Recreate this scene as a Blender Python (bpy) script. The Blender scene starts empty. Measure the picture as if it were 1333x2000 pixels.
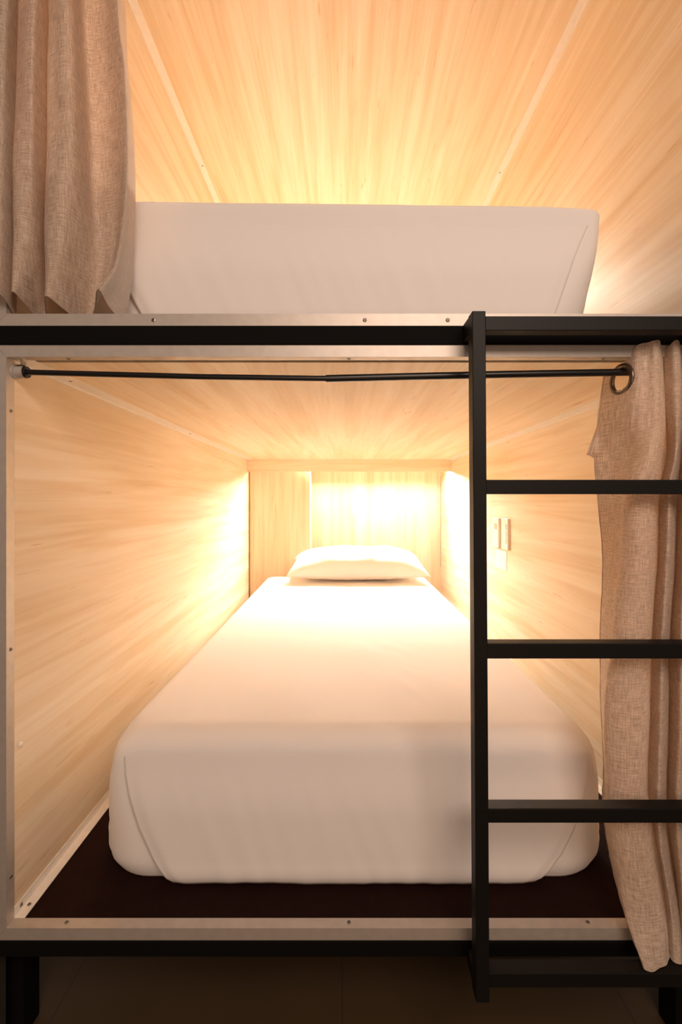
import bpy, bmesh, math, random
from mathutils import Vector, Matrix, noise
random.seed(4)
C = bpy.context.scene.collection
sc = bpy.context.scene

# ------------------------------------------------------------------ camera, world, light, exposure
EYE = 1.07                                   # eye height above the room floor
F = 889.0                                    # focal length in pixels of the 1333 x 2000 frame
cam_d = bpy.data.cameras.new('camera'); cam = bpy.data.objects.new('camera', cam_d); C.objects.link(cam)
cam_d.sensor_width = 36; cam_d.lens = F / 2000 * 36; cam_d.clip_start = 0.02
cam_d.shift_x = -0.00125; cam_d.shift_y = -0.0115
cam.location = (0, 0, EYE); cam.rotation_euler = (math.pi / 2, 0, 0)
sc.camera = cam

w = bpy.data.worlds.new('world'); sc.world = w; w.use_nodes = True
bg = w.node_tree.nodes['Background']; bg.inputs[0].default_value = (1.0, 0.76, 0.61, 1); bg.inputs[1].default_value = 0.20

def area(name, loc, target, sx, sy, power, col):
    d = bpy.data.lights.new(name, 'AREA'); d.shape = 'RECTANGLE'; d.size = sx; d.size_y = sy
    d.energy = power; d.color = col
    o = bpy.data.objects.new(name, d); C.objects.link(o); o.location = loc
    o.rotation_euler = (Vector(target) - Vector(loc)).to_track_quat('-Z', 'Y').to_euler()
    return o
area('corridor_ceiling_light', (0.45, -0.8, EYE + 0.95), (0.05, 0.9, EYE - 0.10), 1.1, 0.7, 22.5, (1.0, 0.76, 0.61))

area('low_warm_fill', (0.0, -1.2, EYE - 0.35), (0.0, 0.9, EYE - 0.45), 1.3, 0.7, 6.0, (1.0, 0.60, 0.36))  # added warm fill with no visible source, lifts the lower mattress front

LED_POWER = 700.0
LED_COL = (1.0, 0.85, 0.69)

vs = sc.view_settings
sc.display_settings.display_device = 'sRGB'
vs.view_transform = 'Standard'; vs.look = 'None'; vs.gamma = 1.0; vs.use_curve_mapping = False
vs.exposure = 0.0
sc.cycles.max_bounces = 14; sc.cycles.diffuse_bounces = 10; sc.cycles.sample_clamp_indirect = 10

# ------------------------------------------------------------------ helpers
def P(px, py, D):                            # where a sight line at pixel (px, py) meets depth D
    return Vector(((px - 669) * D / F, D, EYE + (977 - py) * D / F))
def Z(z): return EYE + z

def link(name, bm, mat, parent=None, smooth=False):
    me = bpy.data.meshes.new(name); bm.to_mesh(me); bm.free()
    if mat: me.materials.append(mat)
    if smooth:
        for p in me.polygons: p.use_smooth = True
    o = bpy.data.objects.new(name, me); C.objects.link(o)
    if parent:
        o.parent = parent
        o.matrix_parent_inverse = Matrix.Identity(4)
        o.location = -Vector(parent.location)
    return o
def thing(name, label, cat, loc, group=None):
    o = bpy.data.objects.new(name, None); C.objects.link(o); o.location = loc
    o.empty_display_size = 0.05
    o['label'] = label; o['category'] = cat
    if group: o['group'] = group
    return o
def tag(o, label, cat, group=None):
    o['label'] = label; o['category'] = cat
    if group: o['group'] = group
    return o
def struct(o, label=None):
    o['kind'] = 'structure'
    if label: o['label'] = label
    return o

def box(bm, x0, x1, y0, y1, z0, z1, bev=0.0):
    v = [bm.verts.new((x, y, z)) for x in (x0, x1) for y in (y0, y1) for z in (z0, z1)]
    fs = [(0,1,3,2),(4,6,7,5),(0,4,5,1),(2,3,7,6),(0,2,6,4),(1,5,7,3)]
    f = [bm.faces.new([v[i] for i in q]) for q in fs]
    bmesh.ops.recalc_face_normals(bm, faces=f)
    if bev > 0:
        es = list({e for q in f for e in q.edges})
        bmesh.ops.bevel(bm, geom=es, offset=bev, segments=2, affect='EDGES', profile=0.5)
    return bm
def B(x0, x1, y0, y1, z0, z1, bev=0.0):
    return box(bmesh.new(), x0, x1, y0, y1, z0, z1, bev)
def prism(bm, prof, axis, a, b):
    """extrude a closed 2-D profile along an axis from a to b"""
    def pt(p, t):
        if axis == 'x': return (t, p[0], p[1])
        if axis == 'y': return (p[0], t, p[1])
        return (p[0], p[1], t)
    A = [bm.verts.new(pt(p, a)) for p in prof]; Bv = [bm.verts.new(pt(p, b)) for p in prof]
    n = len(prof); fs = [bm.faces.new(A), bm.faces.new(Bv)]
    for i in range(n): fs.append(bm.faces.new((A[i], A[(i+1) % n], Bv[(i+1) % n], Bv[i])))
    bmesh.ops.recalc_face_normals(bm, faces=fs)
    return bm
def tube(bm, pts, r, seg=16, cap=True):
    rings = []
    for i, p in enumerate(pts):
        p = Vector(p); t = (Vector(pts[min(i+1, len(pts)-1)]) - Vector(pts[max(i-1, 0)])).normalized()
        up = Vector((0, 0, 1)) if abs(t.z) < 0.9 else Vector((0, 1, 0))
        a = t.cross(up).normalized(); b = a.cross(t).normalized()
        rr = r[i] if isinstance(r, (list, tuple)) else r
        rings.append([bm.verts.new(p + (a*math.cos(2*math.pi*k/seg) + b*math.sin(2*math.pi*k/seg))*rr) for k in range(seg)])
    for A, Bq in zip(rings, rings[1:]):
        for k in range(seg): bm.faces.new((A[k], A[(k+1) % seg], Bq[(k+1) % seg], Bq[k]))
    if cap: bm.faces.new(rings[0]); bm.faces.new(rings[-1])
    bmesh.ops.recalc_face_normals(bm, faces=bm.faces)
    return bm
def smooth_by_angle(o, deg=35):
    me = o.data
    for p in me.polygons: p.use_smooth = True
    bm = bmesh.new(); bm.from_mesh(me)
    for e in bm.edges:
        if len(e.link_faces) == 2 and e.calc_face_angle() > math.radians(deg): e.smooth = False
    bm.to_mesh(me); bm.free()
    return o

# ------------------------------------------------------------------ materials
def new_mat(name):
    m = bpy.data.materials.new(name); m.use_nodes = True
    nt = m.node_tree; return m, nt, nt.nodes['Principled BSDF']
def simple(name, col, rough=0.5, metal=0.0, nscale=0, namp=0.0, bump=0.0):
    m, nt, b = new_mat(name)
    b.inputs['Base Color'].default_value = (*col, 1); b.inputs['Roughness'].default_value = rough; b.inputs['Metallic'].default_value = metal
    if nscale:
        tc = nt.nodes.new('ShaderNodeTexCoord'); n = nt.nodes.new('ShaderNodeTexNoise'); n.inputs['Scale'].default_value = nscale; n.inputs['Detail'].default_value = 4
        nt.links.new(tc.outputs['Object'], n.inputs['Vector'])
        r = nt.nodes.new('ShaderNodeValToRGB')
        r.color_ramp.elements[0].color = (*[c*(1-namp) for c in col], 1); r.color_ramp.elements[1].color = (*[min(1, c*(1+namp)) for c in col], 1)
        r.color_ramp.elements[0].position = 0.3; r.color_ramp.elements[1].position = 0.7
        nt.links.new(n.outputs['Fac'], r.inputs['Fac']); nt.links.new(r.outputs['Color'], b.inputs['Base Color'])
        if bump:
            bp = nt.nodes.new('ShaderNodeBump'); bp.inputs['Strength'].default_value = bump; bp.inputs['Distance'].default_value = 0.002
            nt.links.new(n.outputs['Fac'], bp.inputs['Height']); nt.links.new(bp.outputs['Normal'], b.inputs['Normal'])
    return m
def wood(name, grain, seed=0.0):
    """pale maple laminate; grain = axis the figure runs along"""
    m, nt, b = new_mat(name); N, L = nt.nodes, nt.links
    tc = N.new('ShaderNodeTexCoord')
    def stretched(s_along, s_across, det, off, dist=0.0):
        mp = N.new('ShaderNodeMapping')
        s = [s_across]*3; s['xyz'.index(grain)] = s_along
        mp.inputs['Scale'].default_value = s; mp.inputs['Location'].default_value = (off+seed, off*1.7+seed, off*0.6)
        L.new(tc.outputs['Object'], mp.inputs['Vector'])
        n = N.new('ShaderNodeTexNoise'); n.inputs['Scale'].default_value = 1; n.inputs['Detail'].default_value = det; n.inputs['Roughness'].default_value = 0.6
        n.inputs['Distortion'].default_value = dist
        L.new(mp.outputs['Vector'], n.inputs['Vector']); return n.outputs['Fac']
    broad = stretched(0.6, 8, 3, 3.1, 0.6); mid = stretched(1.1, 22, 3, 7.7, 0.5); fine = stretched(2.5, 110, 3, 1.3)
    def ramp(src, p0, p1, c0, c1):
        r = N.new('ShaderNodeValToRGB'); e = r.color_ramp.elements
        e[0].position = p0; e[1].position = p1; e[0].color = (*c0, 1); e[1].color = (*c1, 1)
        L.new(src, r.inputs['Fac']); return r.outputs['Color']
    def mul(a, c, f):
        x = N.new('ShaderNodeMix'); x.data_type = 'RGBA'; x.blend_type = 'MULTIPLY'; x.inputs['Factor'].default_value = f
        L.new(a, x.inputs['A']); L.new(c, x.inputs['B']); return x.outputs['Result']
    c = ramp(broad, 0.34, 0.66, (0.79, 0.65, 0.465), (0.89, 0.785, 0.635))
    c = mul(c, ramp(mid, 0.36, 0.56, (0.86, 0.76, 0.62), (1, 1, 1)), 0.72)
    c = mul(c, ramp(fine, 0.3, 0.6, (0.90, 0.84, 0.76), (1, 1, 1)), 0.5)
    fl = stretched(7, 60, 2, 11.3); c = mul(c, ramp(fl, 0.25, 0.32, (0.80, 0.66, 0.50), (1, 1, 1)), 0.7)
    L.new(c, b.inputs['Base Color']); b.inputs['Roughness'].default_value = 0.42
    b.inputs['Specular IOR Level'].default_value = 0.35
    return m
WOOD_Y = wood('maple_laminate_lengthwise', 'y'); WOOD_Z = wood('maple_laminate_upright', 'z', 2.0); WOOD_X = wood('maple_laminate_crosswise', 'x', 5.0)
ALU = simple('brushed_aluminium', (0.55, 0.50, 0.45), 0.46, 0.45, 60, 0.05)
BLACK = simple('black_powder_coat', (0.006, 0.0055, 0.005), 0.5, 0.0, 300, 0.15, 0.05)
BLACK.node_tree.nodes['Principled BSDF'].inputs['Specular IOR Level'].default_value = 0.22
BLACK_GLOSS = simple('black_enamel', (0.008, 0.007, 0.007), 0.3)
BROWN = simple('dark_brown_base_board', (0.016, 0.0050, 0.0038), 0.75, 0.0, 40, 0.15)
SCREW = simple('dull_steel_screw', (0.35, 0.31, 0.27), 0.35, 0.8)
PLASTIC = simple('white_plastic', (0.86, 0.84, 0.80), 0.3)
SOCKETC = simple('tan_socket_insert', (0.55, 0.40, 0.26), 0.4)
GREYP = simple('grey_plastic', (0.42, 0.39, 0.36), 0.4)
BRONZE = simple('antique_bronze', (0.16, 0.12, 0.09), 0.28, 0.85)
CREAM = simple('cream_edge_trim', (0.86, 0.81, 0.74), 0.45, 0.0, 60, 0.03)
BLACKR = simple('matt_black_steel', (0.005, 0.0045, 0.004), 0.8)
BROWN.node_tree.nodes['Principled BSDF'].inputs['Specular IOR Level'].default_value = 0.08
BLACKR.node_tree.nodes['Principled BSDF'].inputs['Specular IOR Level'].default_value = 0.08
LINER = simple('dark_wall_paint', (0.035, 0.029, 0.024), 0.8, 0.0, 30, 0.05)

def cotton():
    m, nt, b = new_mat('white_cotton_sheet'); N, L = nt.nodes, nt.links
    b.inputs['Base Color'].default_value = (0.86, 0.83, 0.81, 1); b.inputs['Roughness'].default_value = 0.85
    b.inputs['Sheen Weight'].default_value = 0.15; b.inputs['Specular IOR Level'].default_value = 0.2
    tc = N.new('ShaderNodeTexCoord'); n = N.new('ShaderNodeTexNoise'); n.inputs['Scale'].default_value = 900; n.inputs['Detail'].default_value = 2
    L.new(tc.outputs['Object'], n.inputs['Vector'])
    bp = N.new('ShaderNodeBump'); bp.inputs['Strength'].default_value = 0.08; bp.inputs['Distance'].default_value = 0.001
    L.new(n.outputs['Fac'], bp.inputs['Height']); L.new(bp.outputs['Normal'], b.inputs['Normal'])
    return m
COTTON = cotton()

def linen(name, base, dark, transl):
    m = bpy.data.materials.new(name); m.use_nodes = True; nt = m.node_tree; N, L = nt.nodes, nt.links
    b = N['Principled BSDF']; out = N['Material Output']
    uv = N.new('ShaderNodeUVMap'); uv.uv_map = 'cloth'
    def thread(su, sv, det=3):
        mp = N.new('ShaderNodeMapping'); mp.inputs['Scale'].default_value = (su, sv, 1); L.new(uv.outputs['UV'], mp.inputs['Vector'])
        n = N.new('ShaderNodeTexNoise'); n.inputs['Scale'].default_value = 1; n.inputs['Detail'].default_value = det
        L.new(mp.outputs['Vector'], n.inputs['Vector']); return n.outputs['Fac']
    warp = thread(560, 40); weft = thread(40, 560); w2 = thread(1000, 120); w3 = thread(120, 1000)
    def mth(op, a, bb):
        x = N.new('ShaderNodeMath'); x.operation = op
        for i, s in enumerate((a, bb)):
            if isinstance(s, (int, float)): x.inputs[i].default_value = s
            else: L.new(s, x.inputs[i])
        return x.outputs[0]
    h = mth('ADD', mth('MULTIPLY', mth('ADD', warp, weft), 0.35), mth('MULTIPLY', mth('ADD', w2, w3), 0.15))
    r = N.new('ShaderNodeValToRGB'); e = r.color_ramp.elements
    e[0].position = 0.38; e[1].position = 0.60; e[0].color = (*dark, 1); e[1].color = (*base, 1)
    L.new(h, r.inputs['Fac']); L.new(r.outputs['Color'], b.inputs['Base Color'])
    b.inputs['Roughness'].default_value = 0.75; b.inputs['Specular IOR Level'].default_value = 0.25
    b.inputs['Sheen Weight'].default_value = 0.1
    bp = N.new('ShaderNodeBump'); bp.inputs['Strength'].default_value = 0.35; bp.inputs['Distance'].default_value = 0.0012
    L.new(h, bp.inputs['Height']); L.new(bp.outputs['Normal'], b.inputs['Normal'])
    t = N.new('ShaderNodeBsdfTranslucent'); L.new(r.outputs['Color'], t.inputs['Color'])
    mx = N.new('ShaderNodeMixShader'); mx.inputs[0].default_value = transl
    L.new(b.outputs[0], mx.inputs[1]); L.new(t.outputs[0], mx.inputs[2]); L.new(mx.outputs[0], out.inputs['Surface'])
    return m
LINEN = linen('beige_linen', (0.84, 0.71, 0.60), (0.44, 0.32, 0.23), 0.33)
EDGE_LINEN = linen('pale_linen_edge', (0.86, 0.78, 0.70), (0.66, 0.56, 0.48), 0.27)  # paler version of the linen for the strip beyond the edge seam

def floor_mat():
    m, nt, b = new_mat('dark_brown_floor_tile'); N, L = nt.nodes, nt.links
    tc = N.new('ShaderNodeTexCoord')
    br = N.new('ShaderNodeTexBrick'); br.inputs['Scale'].default_value = 1; br.offset = 0
    br.inputs['Brick Width'].default_value = 0.6; br.inputs['Row Height'].default_value = 0.6; br.inputs['Mortar Size'].default_value = 0.0016
    n = N.new('ShaderNodeTexNoise'); n.inputs['Scale'].default_value = 7; n.inputs['Detail'].default_value = 6
    L.new(tc.outputs['Object'], n.inputs['Vector']); L.new(tc.outputs['Object'], br.inputs['Vector'])
    r = N.new('ShaderNodeValToRGB'); r.color_ramp.elements[0].color = (0.062, 0.036, 0.014, 1); r.color_ramp.elements[1].color = (0.09, 0.054, 0.023, 1)
    L.new(n.outputs['Fac'], r.inputs['Fac']); L.new(r.outputs['Color'], br.inputs['Color1']); L.new(r.outputs['Color'], br.inputs['Color2'])
    br.inputs['Mortar'].default_value = (0.045, 0.03, 0.018, 1)
    L.new(br.outputs['Color'], b.inputs['Base Color']); b.inputs['Roughness'].default_value = 0.6
    return m
FLOOR = floor_mat()

# ------------------------------------------------------------------ dimensions (relative to the eye)
YF, YB = 0.816, 3.195                         # pod mouth and back wall
XL, XR = -0.603, 0.693                        # inner faces of the side panels
ZF, ZC = -0.767, 0.258                        # lower pod floor / ceiling
ZU, ZT = 0.332, 1.42                          # upper pod floor / ceiling
T = 0.018
YH = 2.88                                     # face of the light pelmet

# ------------------------------------------------------------------ setting
fl = struct(link('floor', B(-3.0, 3.0, -1.8, 3.4, -0.05, 0.0), FLOOR))
struct(link('wall_left', B(XL-T, XL, YF, YB+T, Z(ZF-T), Z(ZC+T)), WOOD_Y))
struct(link('wall_right', B(XR, XR+T, YF, YB+T, Z(ZF-T), Z(ZC+T)), WOOD_Y))
struct(link('wall_back', B(XL, XR, YB, YB+T, Z(ZF), Z(ZC)), WOOD_Z))
struct(link('ceiling', B(XL, XR, YF+0.037, YB+T, Z(ZC), Z(ZC+T)), WOOD_Y))
struct(link('wall_left_upper', B(XL-T, XL, YF, YB+T, Z(ZU-T), Z(ZT+T)), WOOD_Y))
struct(link('wall_right_upper', B(XR, XR+T, YF, YB+T, Z(ZU-T), Z(ZT+T)), WOOD_Y))
struct(link('wall_back_upper', B(XL, XR, YB, YB+T, Z(ZU), Z(ZT)), WOOD_Z))
struct(link('ceiling_upper', B(XL, XR, YF, YB+T, Z(ZT), Z(ZT+T)), WOOD_Y))
for nm, x0, x1 in (('wall_front_left', -3.0, XL-0.045), ('wall_front_right', XR+0.045, 3.0)):
    struct(link(nm, B(x0, x1, YF+0.02, YF+0.06, 0, Z(ZT+0.25)), LINER))

# platforms (floors of the pods)
tag(link('base_board', B(XL, XR, YF+0.002, YB, Z(ZF-T), Z(ZF)), BROWN), 'dark brown base board carrying the mattress of the lower bunk', 'bed base')
tag(link('upper_base_board', B(XL, XR, YF+0.037, YB, Z(ZU-T-0.002), Z(ZU)), BROWN), 'dark brown base board under the upper bunk mattress', 'bed base')

# aluminium edging -------------------------------------------------
def screw(parent, x, y, z, n):
    """domed cross-head screw, n = outward normal"""
    bm = bmesh.new(); n = Vector(n); p = Vector((x, y, z))
    tube(bm, [p - n*0.001, p + n*0.0008, p + n*0.0016], [0.0038, 0.0036, 0.0018], 12)
    a = n.orthogonal().normalized(); b = n.cross(a)
    for d, e in ((a, b), (b, a)):
        q = [p + n*0.0019 + d*s*0.0026 + e*t*0.0004 for s, t in ((-1,-1),(1,-1),(1,1),(-1,1))]
        bm.faces.new([bm.verts.new(v) for v in q])
    o = link('screw', bm, SCREW, parent); o.data.materials.append(BLACK)
    for f in list(o.data.polygons)[-2:]: f.material_index = 1
    return o
TN = [0]
def trim(bm, screws=(), mat=None):
    TN[0] += 1
    o = struct(link('trim_%d' % TN[0], bm, mat or ALU))
    for s in screws: screw(o, *s)
    return o
FW, FD, TH = 0.020, 0.018, 0.0016              # face width, flange depth, sheet thickness
def mouth(z0, z1, scr):
    """four mitred aluminium angles round the mouth of a pod"""
    y0, y1 = YF-0.002, YF
    def mitre(corners, flange, ss):
        bm = bmesh.new()
        A = [bm.verts.new((x, y0, Z(z))) for x, z in corners]; Bq = [bm.verts.new((x, y1, Z(z))) for x, z in corners]
        f = [bm.faces.new(A), bm.faces.new(Bq)]
        for i in range(4): f.append(bm.faces.new((A[i], A[(i+1) % 4], Bq[(i+1) % 4], Bq[i])))
        bmesh.ops.recalc_face_normals(bm, faces=f)
        box(bm, *flange)
        trim(bm, ss)
    g = 0.0006
    mitre([(XL-FW, z0-FW), (XL, z0), (XL, z1), (XL-FW, z1+FW)], (XL, XL+TH, y0, YF+FD, Z(z0), Z(z1)), scr[0])
    mitre([(XR+FW, z0-FW), (XR, z0), (XR, z1), (XR+FW, z1+FW)], (XR-TH, XR, y0, YF+FD, Z(z0), Z(z1)), scr[1])
    mitre([(XL-FW+g, z0-FW), (XR+FW-g, z0-FW), (XR-g, z0), (XL+g, z0)], (XL+TH, XR-TH, y0, YF+FD, Z(z0), Z(z0+TH)), scr[2])
    mitre([(XL-FW+g, z1+FW), (XR+FW-g, z1+FW), (XR-g, z1), (XL+g, z1)], (XL+TH, XR-TH, y0, YF+FD, Z(z1-TH), Z(z1)), scr[3])
sL = [(XL+TH, YF+0.009, Z((977-y)*0.825/F), (1, 0, 0)) for y in (803, 1268, 1712)]
sB = [((x-669)*0.823/F, YF+0.009, Z(ZF+TH), (0, 0, 1)) for x in (129, 682, 1150)]
sC = [((x-669)*0.823/F, YF+0.009, Z(ZC-TH), (0, 0, -1)) for x in (133, 682, 1180)]
mouth(ZF, ZC, (sL, [], sB, sC))
sU = [((x-669)*0.814/F, YF-0.002, Z(ZU-0.010), (0, -1, 0)) for x in (713, 875, 300)]
mouth(ZU, ZT, ([], [], sU, []))
# corner angles running into the pods
def angle(x, sx, z, sz, wx, wz, y0=YF+FD, y1=YH, screws=()):
    t = 0.0016
    prof = [(x, z), (x+sx*wx, z), (x+sx*wx, z+sz*t), (x+sx*t, z+sz*t), (x+sx*t, z+sz*wz), (x, z+sz*wz)]
    trim(prism(bmesh.new(), [(a, Z(b)) for a, b in prof], 'y', y0, y1), screws, CREAM)
angle(XL, 1, ZC, -1, 0.036, 0.007, screws=[(XL+0.018, 0.98, Z(ZC-0.0016), (0, 0, -1)), (XL+0.018, 1.75, Z(ZC-0.0016), (0, 0, -1))])
angle(XR, -1, ZC, -1, 0.040, 0.007)
angle(XL, 1, ZF, 1, 0.020, 0.020, y1=YB, screws=[(XL+0.0016, 0.852, Z(ZF+0.010), (1, 0, 0)), (XL+0.010, 0.862, Z(ZF+0.0016), (0, 0, 1))])
angle(XR, -1, ZF, 1, 0.020, 0.020, y1=YB)
angle(XL, 1, ZT, -1, 0.020, 0.020, screws=[(XL+0.010, 1.93, Z(ZT-0.0016), (0, 0, -1))])
angle(XR, -1, ZT, -1, 0.022, 0.020, screws=[(XR-0.011, 1.97, Z(ZT-0.0016), (0, 0, -1))])
trim(B(XR-0.0065, XR-0.0003, YB-0.006, YB-0.0003, Z(ZF+0.3), Z(ZC-0.09)))

# light pelmet and side pier at the head end
def head_end(z0, z1, upper):
    pel = link('upper_light_pelmet' if upper else 'light_pelmet', B(XL+0.0002, XR-0.0002, YH, YH+0.018, Z(z1-0.076 if upper else 0.181), Z(z1-0.0002)), WOOD_X)
    tag(pel, 'pale maple board across the head end of the %s bunk hiding its light' % ('upper' if upper else 'lower'), 'pelmet')
    pier = link('upper_side_panel' if upper else 'side_panel', B(XL+0.004, -0.2086, 2.943, YB-0.001, Z(z0+0.001), Z(z1-0.002), 0.001), WOOD_Z)
    tag(pier, 'upright maple side pier left of the recess at the head of the %s bunk' % ('upper' if upper else 'lower'), 'panel')
    led = thing('upper_led_strip' if upper else 'led_strip', 'warm light strip tucked behind the head board of the %s bunk' % ('upper' if upper else 'lower'), 'light', (0.24, 2.96, Z(z1-0.06)))
    zl = (z1-0.076 if upper else 0.181) + 0.008
    bm = bmesh.new()
    box(bm, -0.2, 0.68, 2.950, 2.980, Z(zl+0.034), Z(zl+0.036)); box(bm, -0.2, 0.68, 2.978, 2.980, Z(zl-0.001), Z(zl+0.034)); box(bm, -0.2, 0.68, 2.957, 2.9725, Z(zl-0.001), Z(zl+0.0005))
    link('channel', bm, ALU, led)
    m = bpy.data.materials.new('warm_led_diffuser'); m.use_nodes = True; nt = m.node_tree; nt.nodes.clear()
    e = nt.nodes.new('ShaderNodeEmission'); e.inputs[0].default_value = (*(LED_COL if upper else (1.0, 0.905, 0.785)), 1)
    e.inputs[1].default_value = LED_POWER * (0.84 if upper else 1.0)
    o = nt.nodes.new('ShaderNodeOutputMaterial'); nt.links.new(e.outputs[0], o.inputs[0])
    link('diffuser', prism(bmesh.new(), [(2.952, Z(zl+0.0335)), (2.9775, Z(zl+0.0335)), (2.9775, Z(zl+0.001)), (2.960, Z(zl+0.001)), (2.952, Z(zl+0.032))], 'x', -0.198, 0.678), m, led)
head_end(ZF, ZC, False)
head_end(ZU, ZT, True)

# ------------------------------------------------------------------ black steel bunk frame
fr = thing('bunk_frame', 'black square steel frame holding the two sleeping bunks', 'bunk frame', (0.045, YF, 0))
for z0, z1 in ((0.2775, 0.3115), (-0.814, -0.7872)):
    link('beam', B(XL-0.055, XR+0.055, 0.811, 0.851, Z(z0), Z(z1), 0.0015), BLACKR, fr)
for x0, x1 in ((-0.690, -0.632), (0.660, 0.718)):
    for y0 in (0.90, 2.9):
        link('leg', B(x0, x1, y0, y0+0.05, 0, Z(-0.814), 0.0015), BLACKR, fr)
for x0 in (XL-0.052, XR+0.027):
    link('post', B(x0, x0+0.025, 0.852, 0.877, Z(-0.787), Z(ZT+0.1), 0.0015), BLACKR, fr)
for z in (-0.814,):
    for x0 in (-0.65, 0.68):
        link('side_rail', B(x0, x0+0.03, 0.951, 2.9, Z(z), Z(-0.787), 0.0015), BLACKR, fr)

# ------------------------------------------------------------------ ladder
lad = thing('ladder', 'black steel ladder hung on the front of the bunks', 'ladder', (0.4, 0.765, Z(-0.83)))
def lx(z): return 0.2150 + (0.313 - z) / 1.144 * 0.0066      # the rail is very slightly out of plumb
def slanted(bm, off, z0, z1, y0, y1, w):
    prof = [(lx(z0)+off, Z(z0)), (lx(z0)+off+w, Z(z0)), (lx(z1)+off+w, Z(z1)), (lx(z1)+off, Z(z1))]
    prism(bm, prof, 'y', y0, y1)
    bmesh.ops.bevel(bm, geom=list(bm.edges), offset=0.0012, segments=2, affect='EDGES', profile=0.5)
    return bm
for off in (0.0, 0.386):
    link('rail', slanted(bmesh.new(), off, -0.8307, 0.313, 0.752, 0.777, 0.0222), BLACK, lad)
    for a, b in ((0.281, 0.312), (-0.822, -0.795)):
        link('bracket', slanted(bmesh.new(), off+0.0004, a, b, 0.7765, 0.8112, 0.0214), BLACK, lad)
for k in range(5):
    yt = (617, 937, 1257, 1580, 1902)[k]; yb = (645, 965, 1287, 1608, 1930)[k]
    zt, zb = (977-yt)*0.752/F, (977-yb)*0.752/F
    link('rung', B(lx(zt)+0.0216, lx(zt)+0.3868, 0.7524, 0.7766, Z(zb), Z(zt), 0.0012), BLACK, lad)

# ------------------------------------------------------------------ curtain rod of the lower bunk
ROD_Y = 0.835
rod = thing('curtain_rod', 'thin black tension rod spanning the top of the lower bunk opening', 'curtain rod', (0, ROD_Y, Z(0.23)))
def rp(px, py): return P(px, py, ROD_Y)
ctl = [(46, 727), (200, 731), (400, 736), (637, 739.5), (800, 735.5), (1000, 731), (1200, 727.5), (1385, 725)]
def rodpts(a, b, n=24):
    out = []
    for i in range(n+1):
        x = a + (b-a)*i/n
        for (x0, y0), (x1, y1) in zip(ctl, ctl[1:]):
            if x0 <= x <= x1: out.append(rp(x, y0+(y1-y0)*(x-x0)/(x1-x0))); break
    return out
smooth_by_angle(link('inner_tube', tube(bmesh.new(), rodpts(46, 645), 0.0051, 20), BLACK_GLOSS, rod))
smooth_by_angle(link('outer_tube', tube(bmesh.new(), rodpts(637, 1385), 0.0066, 20), BLACK_GLOSS, rod))
def socket(x0, sx, pz):
    bm = bmesh.new()
    tube(bm, [(x0, ROD_Y, pz), (x0+sx*0.004, ROD_Y, pz)], 0.0125, 24)
    tube(bm, [(x0+sx*0.003, ROD_Y, pz), (x0+sx*0.020, ROD_Y, pz)], [0.0105, 0.0105], 24)
    o = smooth_by_angle(link('end_socket', bm, GREYP, rod)); o['label'] = 'grey plastic end socket'
    c = smooth_by_angle(link('collar', tube(bmesh.new(), [(x0+sx*0.020, ROD_Y, pz), (x0+sx*0.024, ROD_Y, pz)], [0.0112, 0.0104], 24), BLACK_GLOSS, rod))
socket(XL+TH, 1, rp(46, 727).z); socket(XR-TH, -1, rp(1385, 725).z)
bm = bmesh.new()
box(bm, XL+0.004, XL+0.018, ROD_Y-0.006, ROD_Y+0.006, Z(0.2465), Z(0.2478)); box(bm, XL+0.0165, XL+0.018, ROD_Y-0.006, ROD_Y+0.006, Z(0.2465), Z(ZC-0.001))
o = link('hanger_clip', bm, SCREW, rod); o['label'] = 'bent steel hanger clip'

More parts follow.
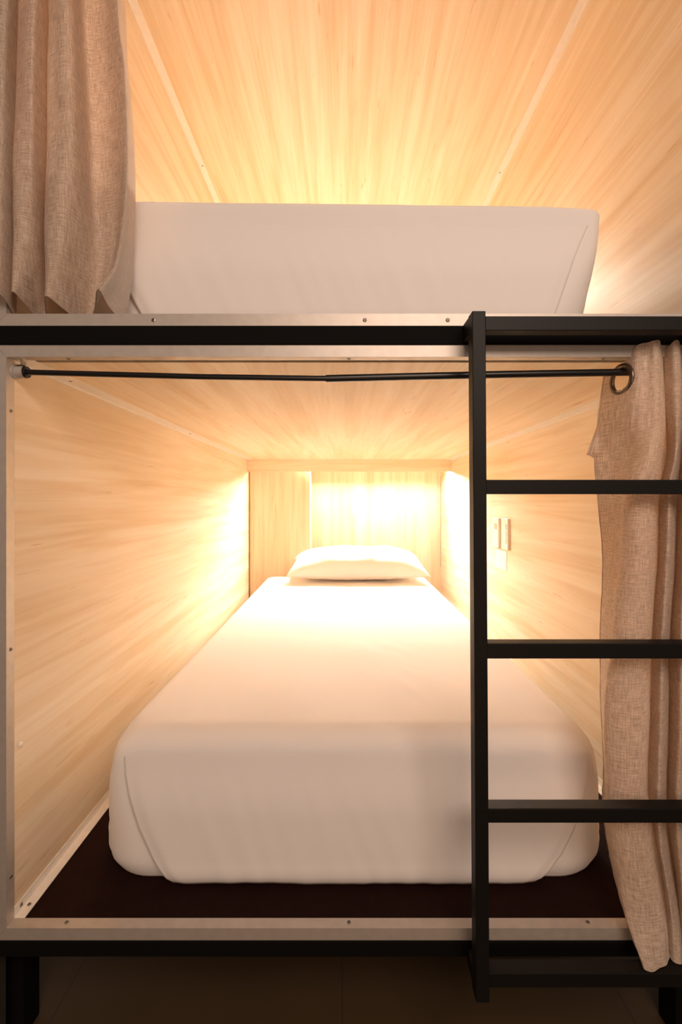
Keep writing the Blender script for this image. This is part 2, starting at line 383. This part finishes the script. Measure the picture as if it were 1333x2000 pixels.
# ------------------------------------------------------------------ mattresses with tucked sheets
def sm(a, b, x):
    t = max(0.0, min(1.0, (x-a)/(b-a))); return t*t*(3-2*t)
def mattress(name, label, x0, x1, y0, y1, z0, z1, ledge, redge, R, seed, lean=0.010, group=None, drop=0.030, tilt=0.0, lin=0.0, dome=0.006, sidelean=0.0):
    root = thing(name, label, 'mattress', ((x0+x1)/2, (y0+y1)/2, Z(z0)), group)
    H0 = z1 - z0; H = H0; xc, yc = (x0+x1)/2, (y0+y1)/2; hx, hy = (x1-x0)/2, (y1-y0)/2
    def inset(h):
        i = 0.0
        if h < 0.045: i += 0.016*(1-h/0.045)**2
        i += lean*(h/H)
        if h > H-R: i += R - math.sqrt(max(0, R*R-(h-(H-R))**2))
        return i
    def insx(h):
        i = sidelean*(h/H)
        if h < 0.045: i += 0.016*(1-h/0.045)**2
        rs = min(R, 0.034)
        if h > H-rs: i += rs - math.sqrt(max(0, rs*rs-(h-(H-rs))**2))
        return i
    def cr(h): return 0.110 - 0.082*sm(0.0, H*0.8, h)
    def wr(x, y, z, a=0.0022):
        v = Vector((x*7+seed, y*5, z*7)); n = noise.noise(v)*a*0.6
        n += noise.noise(Vector((x*26+z*7+seed, y*14, z*4)))*a*0.5
        return n
    def outline(h, n_side):
        i = inset(h); r = cr(h) + 0.0; a, b = hx-insx(h), hy-i
        pts = []
        def line(p, q, n):
            for k in range(n):
                t = k/n; pts.append(((p[0]+(q[0]-p[0])*t), (p[1]+(q[1]-p[1])*t)))
        def arc(cx, cy, a0, n=12):
            for k in range(n):
                t = a0 + math.pi/2*k/n; pts.append((cx+r*math.cos(t), cy+r*math.sin(t)))
        line((-a+r, -b), (a-r, -b), 150); arc(a-r, -b+r, -math.pi/2)
        line((a, -b+r), (a, b-r), 90); arc(a-r, b-r, 0)
        line((a-r, b), (-a+r, b), 40); arc(-a+r, b-r, math.pi/2)
        line((-a, b-r), (-a, -b+r), 90); arc(-a+r, -b+r, math.pi)
        return pts
    bm = bmesh.new(); rows = []
    hs = [0, .004, .010, .018, .028, .038] + [0.05+(H-R-0.05)*k/14 for k in range(15)] + [H-R+R*math.sin(math.pi/2*k/9) for k in range(1, 10)]
    for h in hs:
        row = []
        for (x, y) in outline(h, 0):
            X, Y = xc+x, yc+y
            k = 1 + wr(X, Y, h)*1.6
            cw = sm(0.80, 0.95, abs(x)/hx)*sm(0.80, 0.97, -y/hy)*(1-sm(0.06, 0.15, h))
            k += 0.010*cw*noise.noise(Vector((x*9+seed, y*9, h*55+abs(x)*30)))
            # corners pulled down where the cloth is folded
            cd = max(0, (abs(x)/hx-0.80)/0.2)*max(0, (-y/hy-0.90)/0.1)
            zz = h - drop*cd*sm(H*0.55, H, h)
            li = lin*(1-sm(0, 0.16, h))*sm(hx*0.45, hx, -x) if lin else 0
            zz += -tilt*(x/hx)*h/H - dome*sm(H-R, H, h)
            row.append(bm.verts.new((xc+x*k+li, yc+y*(1+wr(X, Y, h)*0.5), Z(z0+zz))))
        rows.append(row)
    base = outline(hs[-1], 0)
    for q in range(1, 14):                       # top cloth, closing towards the middle
        s = 1 - q/14.0; s2 = s
        row = []
        for (x, y) in base:
            X = x*(1-(1-s2)) ; 
            ex = max(0, abs(x)-(hx-inset(H)-0.0)); 
            XX, YY = x*s2, y*(1-(1-s2)*0.55) if abs(y) > 0 else 0
            e = min(1, (hx-abs(XX))/0.22, (hy-abs(YY))/0.30)
            cd = max(0, (abs(XX)/hx-0.80)/0.2)*max(0, (-YY/hy-0.90)/0.1)
            zz = H - tilt*(XX/hx) - dome*(1-sm(-0.2, 1, e)) + wr(xc+XX, yc+YY, 0, 0.0045)*sm(0, 1, e) - drop*cd
            row.append(bm.verts.new((xc+XX, yc+YY, Z(z0+zz))))
        rows.append(row)
    n = len(rows[0])
    for A, Bq in zip(rows, rows[1:]):
        for k in range(n): bm.faces.new((A[k], A[(k+1) % n], Bq[(k+1) % n], Bq[k]))
    # middle strip between the two halves of the last ring, and the underside
    last = rows[-1]; cvs = bm.faces.new(last); bmesh.ops.triangulate(bm, faces=[cvs])
    bmesh.ops.triangulate(bm, faces=[bm.faces.new(rows[0])])
    bmesh.ops.recalc_face_normals(bm, faces=bm.faces)
    body = link('sheet', bm, COTTON, root, True)
    # the front flap: cloth drawn over the front and tucked, its side edges run slanting inwards
    bm = bmesh.new(); NZ, NX = 46, 170; grid = []
    def interp(tab, h):
        for (h0, a), (h1, b) in zip(tab, tab[1:]):
            if h0 <= h <= h1:
                return a+(b-a)*(h-h0)/(h1-h0)
        return tab[0][1] if h < tab[0][0] else tab[-1][1]
    def front(x, h):
        i = inset(h); r = cr(h); a = hx-insx(h); xx = abs(x-xc); y = yc-(hy-i)
        if xx > a-r: y += r - math.sqrt(max(0, r*r-min(r, xx-(a-r))**2))
        return y
    for j in range(NZ+1):
        h = 0.002 + (H-0.006)*j/NZ
        l, r_ = interp(ledge, h), interp(redge, h); row = []
        for k in range(NX+1):
            t = k/NX; x = l+(r_-l)*t
            edge = min(t, 1-t)*(r_-l)
            off = (0.0135*(1-sm(H*0.45, H*0.84, h)) - 0.0030*sm(H*0.76, H*0.97, h) + 0.0006) * (0.72+0.28*sm(0, 0.03, edge))
            off += 0.008*(1-sm(0, 0.05, h))*(1 if h > 0.012 else 0.8)
            wv = 0.0016*noise.noise(Vector((x*38+h*16, h*7, seed+3)))*sm(H, H*0.4, h) if False else 0.0012*noise.noise(Vector((x*34+h*14, h*5, seed+3)))*(1-sm(H*0.4, H*0.95, h))
            cd = max(0, (abs(x-xc)/hx-0.80)/0.2)
            zz = h - drop*cd*sm(H*0.55, H, h)
            zz += -tilt*((x-xc)/hx)*h/H - dome*sm(H-R, H, h)
            hem = 0.0025*noise.noise(Vector((x*9, 2.0, seed)))*(1-sm(0, 0.04, h))
            row.append(bm.verts.new((x, front(x, h)-off-wv, Z(z0+zz+hem+0.0005))))
        grid.append(row)
    for A, Bq in zip(grid, grid[1:]):
        for k in range(NX): bm.faces.new((A[k], A[k+1], Bq[k+1], Bq[k]))
    bmesh.ops.recalc_face_normals(bm, faces=bm.faces)
    fo = link('front_flap', bm, COTTON, root, True)
    so = fo.modifiers.new('thickness', 'SOLIDIFY'); so.thickness = 0.003; so.offset = -1
    return root

def tabx(pts, z0):                               # edge of the flap as (height, x) pairs
    return sorted([(((977-y)*0.905/F) - z0, (x-669)*0.905/F) for x, y in pts])
lowL = tabx([(230, 1462), (236, 1520), (247, 1560), (270, 1622), (300, 1682), (322, 1712), (338, 1730)], ZF)
lowR = tabx([(1163, 1466), (1160, 1513), (1150, 1549), (1127, 1618), (1097, 1672), (1066, 1708), (1046, 1727)], ZF)
mattress('mattress', 'white sheeted mattress on the dark base of the lower bunk', -0.517, 0.566, 0.912, 2.87, ZF+0.0005, -0.466, lowL, lowR, 0.055, 1.3, lean=0.016, dome=0.006, sidelean=0.050)
upL = [(0, -0.385), (0.06, -0.423), (0.115, -0.452), (0.17, -0.462), (0.25, -0.468)]
upR = [(0.0, 0.425), (0.066, 0.447), (0.172, 0.482), (0.23, 0.506), (0.265, 0.521)]
mattress('mattress', 'white sheeted mattress in the upper bunk showing above the black beam', -0.570, 0.537, 0.958, 2.87, ZU+0.0005, 0.626, upL, upR, 0.016, 8.1, lean=-0.010, drop=0.004, tilt=0.007, dome=0.002, sidelean=-0.012)

# ------------------------------------------------------------------ pillow
def pillow(name, label, c, a, b, hgt, seed, tilt):
    bm = bmesh.new(); NU, NV = 72, 44; lay = []
    for side in (1, -1):
        g = []
        for i in range(NU+1):
            row = []
            for j in range(NV+1):
                u = -1+2*i/NU; v = -1+2*j/NV
                u = math.copysign(abs(u)**0.85, u); v = math.copysign(abs(v)**0.85, v)
                x = a*u*(1-0.07*(1-v*v)**1.0*abs(u)); y = b*v*(1-0.09*(1-u*u)*abs(v))
                t = ((1-abs(u)**3.2)*(1-abs(v)**2.6))
                t = max(0, t)**0.52
                cre = noise.noise(Vector((u*3.2+seed, v*2.0, side)))*0.016
                rad = math.sin(math.atan2(v+1.2, u*2.4)*16+seed)*0.009*math.exp(-((v+0.45)**2)/0.07)
                z = side*t*hgt*(0.62 if side > 0 else 0.38) + (cre+rad)*t*(1 if side > 0 else 0.15)
                z -= 0.012*(1-t)*(u*u*v*v)
                row.append(bm.verts.new((x, y, z)))
            g.append(row)
        lay.append(g)
        for i in range(NU):
            for j in range(NV):
                bm.faces.new((g[i][j], g[i+1][j], g[i+1][j+1], g[i][j+1]))
    bmesh.ops.remove_doubles(bm, verts=bm.verts, dist=0.0006)
    bmesh.ops.recalc_face_normals(bm, faces=bm.faces)
    M = Matrix.Translation(c) @ Matrix.Rotation(tilt[2], 4, 'Z') @ Matrix.Rotation(tilt[0], 4, 'X') @ Matrix.Rotation(tilt[1], 4, 'Y')
    bm.transform(M)
    o = link(name, bm, COTTON, None, True)
    return tag(o, label, 'pillow')
pillow('pillow', 'plump white pillow at the head of the lower bunk mattress', (0.088, 2.715, Z(-0.465+0.078)), 0.400, 0.205, 0.172, 2.0, (math.radians(6), 0.0, 0.0))

# ------------------------------------------------------------------ curtains
def catmull(pts, n):
    out = []; m = len(pts)
    for i in range(m-1):
        p0, p1, p2, p3 = pts[max(i-1, 0)], pts[i], pts[i+1], pts[min(i+2, m-1)]
        for k in range(n):
            t = k/n
            out.append(tuple(0.5*((2*p1[d])+(-p0[d]+p2[d])*t+(2*p0[d]-5*p1[d]+4*p2[d]-p3[d])*t*t+(-p0[d]+3*p1[d]-3*p2[d]+p3[d])*t**3) for d in range(len(p1))))
    out.append(tuple(pts[-1])); return out
def cloth(rows, n_u, n_v, fn=None):
    """rows: (z, [(x, y), ...]) from the hem up; returns a bmesh grid with a metric uv"""
    cols = len(rows[0][1]); tracks = []
    for c in range(cols):
        tr = [(z if not isinstance(z, list) else z[c], pts[c][0], pts[c][1]) for z, pts in rows]
        tracks.append(catmull(tr, n_v))
    nv = len(tracks[0]); grid = []
    for j in range(nv):
        grid.append(catmull([(tracks[c][j][1], tracks[c][j][2], tracks[c][j][0]) for c in range(cols)], n_u))
    bm = bmesh.new(); uvl = bm.loops.layers.uv.new('cloth'); vv = []
    base = grid[nv//2]; us = [0]
    for p, q in zip(base, base[1:]): us.append(us[-1]+math.hypot(q[0]-p[0], q[1]-p[1]))
    for j, row in enumerate(grid):
        r = []
        for i, p in enumerate(row):
            x, y, z = p
            if fn: x, y, z = fn(i/(len(row)-1), us[i], x, y, z)
            r.append(bm.verts.new((x, y, Z(z))))
        vv.append(r)
    for j in range(nv-1):
        for i in range(len(vv[0])-1):
            f = bm.faces.new((vv[j][i], vv[j][i+1], vv[j+1][i+1], vv[j+1][i]))
            for lp, (a, b) in zip(f.loops, ((i, j), (i+1, j), (i+1, j+1), (i, j+1))):
                lp[uvl].uv = (us[a], grid[b][a][2])
    return bm, vv, grid, us
def XY(lst): return [((x-669)*D/F, D) for x, D in lst]

# upper left curtain, gathered to the left of the upper bunk mouth
hemU = [(-48,.800),(-34,.786),(-16,.778),(4,.790),(32,.838),(26,.822),(27,.790),(48,.812),(76,.860),(94,.868),(88,.835),(90,.797),(118,.822),(158,.872),(176,.882),(187,.835),(194,.786),(214,.83),(243,.888)]
r45  = [(-50,.800),(-36,.787),(-16,.778),(6,.786),(32,.836),(27,.822),(28,.796),(48,.797),(72,.820),(95,.865),(90,.835),(91,.802),(120,.793),(156,.830),(190,.868),(215,.860),(229,.835),(243,.865),(256,.905)]
r62  = [(-50,.800),(-34,.788),(-12,.778),(10,.784),(33,.836),(28,.822),(30,.800),(50,.790),(68,.798),(98,.865),(92,.838),(93,.806),(122,.786),(149,.797),(180,.862),(222,.858),(248,.835),(256,.870),(264,.925)]
r80  = [(-50,.800),(-32,.788),(-10,.778),(14,.784),(36,.838),(32,.824),(33,.803),(54,.788),(72,.796),(101,.865),(94,.838),(95,.808),(120,.785),(146,.797),(172,.862),(214,.860),(240,.838),(249,.870),(258,.925)]
r93  = [(-48,.800),(-30,.788),(-8,.778),(18,.786),(40,.842),(35,.826),(37,.805),(57,.788),(76,.797),(104,.865),(95,.840),(97,.810),(119,.785),(140,.797),(166,.862),(204,.860),(229,.838),(239,.870),(248,.920)]
rTop = [(-46,.805),(-30,.795),(-8,.790),(16,.795),(38,.842),(35,.832),(38,.812),(57,.796),(74,.802),(102,.862),(96,.842),(98,.815),(118,.793),(138,.802),(164,.860),(200,.858),(224,.842),(234,.870),(244,.910)]
hemz = [0.352,0.358,0.362,0.354,0.338,0.350,0.362,0.352,0.340,0.338,0.350,0.358,0.350,0.340,0.340,0.350,0.363,0.352,0.340]
rowsU = [(hemz, XY(hemU)), (0.45, XY(r45)), (0.62, XY(r62)), (0.80, XY(r80)), (0.93, XY(r93)), (1.37, XY(rTop))]
def wig(seed, amp):
    def fn(t, u, x, y, z):
        a = amp*noise.noise(Vector((u*14+seed, z*5, 0)))
        b = amp*0.5*noise.noise(Vector((u*40+seed, z*14, 4)))
        return x+a*0.5, y+a+b, z
    return fn
bm, vv, grid, us = cloth(rowsU, 9, 34, wig(3.0, 0.004))
cu = thing('curtain', 'beige linen curtain gathered at the left of the upper bunk opening', 'curtain', ((30-669)*0.83/F, 0.82, Z(0.36)))
edge = [(v.co.copy()) for v in [r[16*9] for r in vv]]     # seam near the leading edge
hempts = [v.co.copy() for v in vv[0]]
fab = link('fabric', bm, LINEN, cu, True); fab.data.materials.append(EDGE_LINEN)
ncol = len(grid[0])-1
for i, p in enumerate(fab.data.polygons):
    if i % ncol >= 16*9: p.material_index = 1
def cord(pts, r, wav=0.0, step=2):
    bm = bmesh.new(); q = []
    for i, p in enumerate(pts[::step]):
        k = r*(1+0.45*math.sin(i*1.9)) if wav else r
        q.append((p, k))
    return tube(bm, [a for a, _ in q], [b for _, b in q], 8)
link('edge_seam', cord([p+Vector((0.0006, -0.0012, 0)) for p in edge], 0.0011, 1), LINEN, cu, True)
link('hem', cord(hempts, 0.0009, 0, 1), LINEN, cu, True)

# lower right curtain, pushed to the right of the lower bunk mouth
def yr(y, D=0.82): return (977-y)*D/F
def rowR(y, E, m1, m2, L, Fp, R, V, L2, F2, R2, V2, L3, F3, D=None, d=None):
    d = d or (.895, .865, .835, .808, .790, .805, .885, .850, .792, .806, .880, .845, .794)
    xs = (E, m1, m2, L, Fp, R, V, L2, F2, R2, V2, L3, F3)
    lst = list(zip(xs, d)) + [(F3+22, .806), (F3+30, .812)]
    return XY(lst)
dT = (.888, .8355, .806, .800, .793, .799, .826, .818, .794, .799, .826, .814, .798)
top_xy = rowR(690, 1180, 1217, 1244, 1266, 1279, 1290, 1297, 1297, 1317, 1328, 1334, 1336, 1350, d=dT)
topz = [(.252 + max(0, (.836 - y))*0.70) for x, y in top_xy]
topz = [min(z, .2775) for z in topz]; topz[0] = 0.250; topz[1] = 0.2505
dB = (.800, .785, .770, .7585, .7565, .768, .792, .786, .770, .768, .790, .784, .770)
rowsR = [
 ([-.7795]*2+[-.7805]*13, rowR(1895, 1240, 1247, 1254, 1261, 1281, 1303, 1309, 1306, 1317, 1331, 1336, 1333, 1345, d=dB)),
 (yr(1806, .79), rowR(1806, 1210, 1216, 1222, 1230, 1268, 1298, 1306, 1301, 1313, 1325, 1331, 1328, 1342, d=(.850,.830,.810,.790,.781,.790,.830,.812,.785,.790,.828,.808,.785))),
 (yr(1717, .81), rowR(1717, 1187, 1194, 1201, 1210, 1254, 1286, 1295, 1289, 1302, 1312, 1320, 1316, 1332)),
 (yr(1620), rowR(1620, 1177, 1182, 1188, 1195, 1238, 1270, 1279, 1273, 1288, 1301, 1309, 1304, 1324)),
 (yr(1540), rowR(1540, 1180, 1183, 1186, 1189, 1231, 1261, 1271, 1263, 1283, 1299, 1307, 1302, 1323)),
 (yr(1390), rowR(1390, 1174, 1177, 1180, 1184, 1227, 1265, 1275, 1267, 1288, 1304, 1312, 1306, 1328)),
 (yr(1245), rowR(1245, 1173, 1182, 1192, 1202, 1239, 1269, 1279, 1271, 1291, 1305, 1314, 1308, 1330)),
 (yr(1100), rowR(1100, 1177, 1192, 1207, 1218, 1251, 1279, 1289, 1281, 1300, 1316, 1325, 1319, 1338)),
 (yr(960), rowR(960, 1166, 1194, 1214, 1227, 1257, 1284, 1294, 1286, 1305, 1320, 1329, 1323, 1342)),
 (yr(890), rowR(890, 1161, 1200, 1230, 1250, 1275, 1292, 1306, 1302, 1318, 1328, 1336, 1332, 1348)),
 (yr(805), rowR(805, 1168, 1210, 1240, 1262, 1281, 1296, 1302, 1302, 1321, 1333, 1340, 1338, 1354, d=dT)),
 (topz, top_xy)]
ear0, ear1 = yr(830, .86), yr(888, .86)
def fnR(t, u, x, y, z):
    x, y, z2 = wig(9.0, 0.0035)(t, u, x, y, z)
    if t < 0.03 and ear1 <= z <= ear0: x -= 0.017*(ear0-z)/(ear0-ear1)*(1-t/0.03)
    # gathers under the heading band
    if z > 0.08:
        g = math.exp(-((z-0.145)/0.020)**2)
        y += 0.0024*g*math.sin(u*300)*noise.noise(Vector((u*30, z*10, 1)))*2
    return x, y, z
bm, vv, grid, us = cloth(rowsR, 9, 16, fnR)
cr_ = thing('curtain', 'beige linen eyelet curtain pushed to the right of the lower bunk opening', 'curtain', ((1260-669)*0.81/F, 0.81, Z(-0.78)))
gc = Vector(((1217-669)*ROD_Y/F, ROD_Y, Z(0.2205)))
dvec = Vector((top_xy[2][0]-top_xy[0][0], top_xy[2][1]-top_xy[0][1], 0)).normalized(); nrm = Vector((dvec.y, -dvec.x, 0))
edge = [r[1].co.copy() for r in vv]; hempts = [v.co.copy() for v in vv[0]]; seam = [r[5].co.copy() for r in vv]
kill = [f for f in bm.faces if (f.calc_center_median()-gc).length < 0.022 and abs((f.calc_center_median()-gc).z) < 0.021]
bmesh.ops.delete(bm, geom=kill, context='FACES')
link('fabric', bm, LINEN, cr_, True)
bm = bmesh.new(); seg, ms = 40, 10; rings = []
for k in range(seg):
    a = 2*math.pi*k/seg; rad = dvec*math.cos(a)+Vector((0, 0, 1))*math.sin(a); c = gc+nrm*0.0022+rad*0.0250
    rings.append([bm.verts.new(c+rad*0.0052*math.cos(2*math.pi*q/ms)+nrm*0.0042*math.sin(2*math.pi*q/ms)) for q in range(ms)])
for k in range(seg):
    A, Bq = rings[k], rings[(k+1) % seg]
    for q in range(ms): bm.faces.new((A[q], A[(q+1) % ms], Bq[(q+1) % ms], Bq[q]))
bmesh.ops.recalc_face_normals(bm, faces=bm.faces)
g = link('grommet', bm, BRONZE, cr_, True); g['label'] = 'dark bronze metal eyelet ring'
link('edge_seam', cord(edge, 0.0011, 1, 2), LINEN, cr_, True)
link('hem', cord(hempts, 0.0010, 0, 1), LINEN, cr_, True)

# ------------------------------------------------------------------ fittings on the right wall of the lower bunk
def plate(name, label, cat, y0, y1, za, zb, t):
    root = thing(name, label, cat, (XR, (y0+y1)/2, Z((za+zb)/2)))
    link('cover_plate', B(XR-t, XR-0.0003, y0, y1, Z(za), Z(zb), 0.0015), PLASTIC, root)
    return root
zt, zb = 0-(1013-977)*1.90/F, 0-(1074-977)*1.90/F
p1 = plate('switch_plate', 'upright white switch plate on the right wall, nearer the bunk opening', 'light switch', 1.878, 1.955, zb, zt, 0.0105)
for k in range(3):
    z = zt-0.022-k*0.030; link('rocker', B(XR-0.0125, XR-0.0100, 1.893, 1.940, Z(z-0.024), Z(z), 0.0008), PLASTIC, p1)
zt2, zb2 = -(1012-977)*2.0/F, -(1070-977)*2.0/F
p2 = plate('socket_plate', 'upright white power socket plate further in on the right wall', 'socket', 1.990, 2.075, zb2, zt2, 0.0105)
s = link('socket', B(XR-0.0118, XR-0.0100, 2.008, 2.040, Z(zt2-0.050), Z(zt2-0.024), 0.0005), SOCKETC, p2); s['label'] = 'tan socket insert'
card = link('notice_card', B(XR-0.0015, XR-0.0003, 1.915, 2.050, Z(-0.298), Z(-0.218)), PLASTIC)
tag(card, 'small blank white card stuck on the right wall below the switch plates', 'card')
# a small screw cap near the front of the left wall
cap = link('screw_cap', tube(bmesh.new(), [(XL-0.0005, 0.852, Z(-0.457)), (XL+0.002, 0.852, Z(-0.457)), (XL+0.003, 0.852, Z(-0.457))], [0.005, 0.0048, 0.002], 14), PLASTIC, None, True)
tag(cap, 'tiny white screw cap low on the left wall near the bunk opening', 'screw cap')
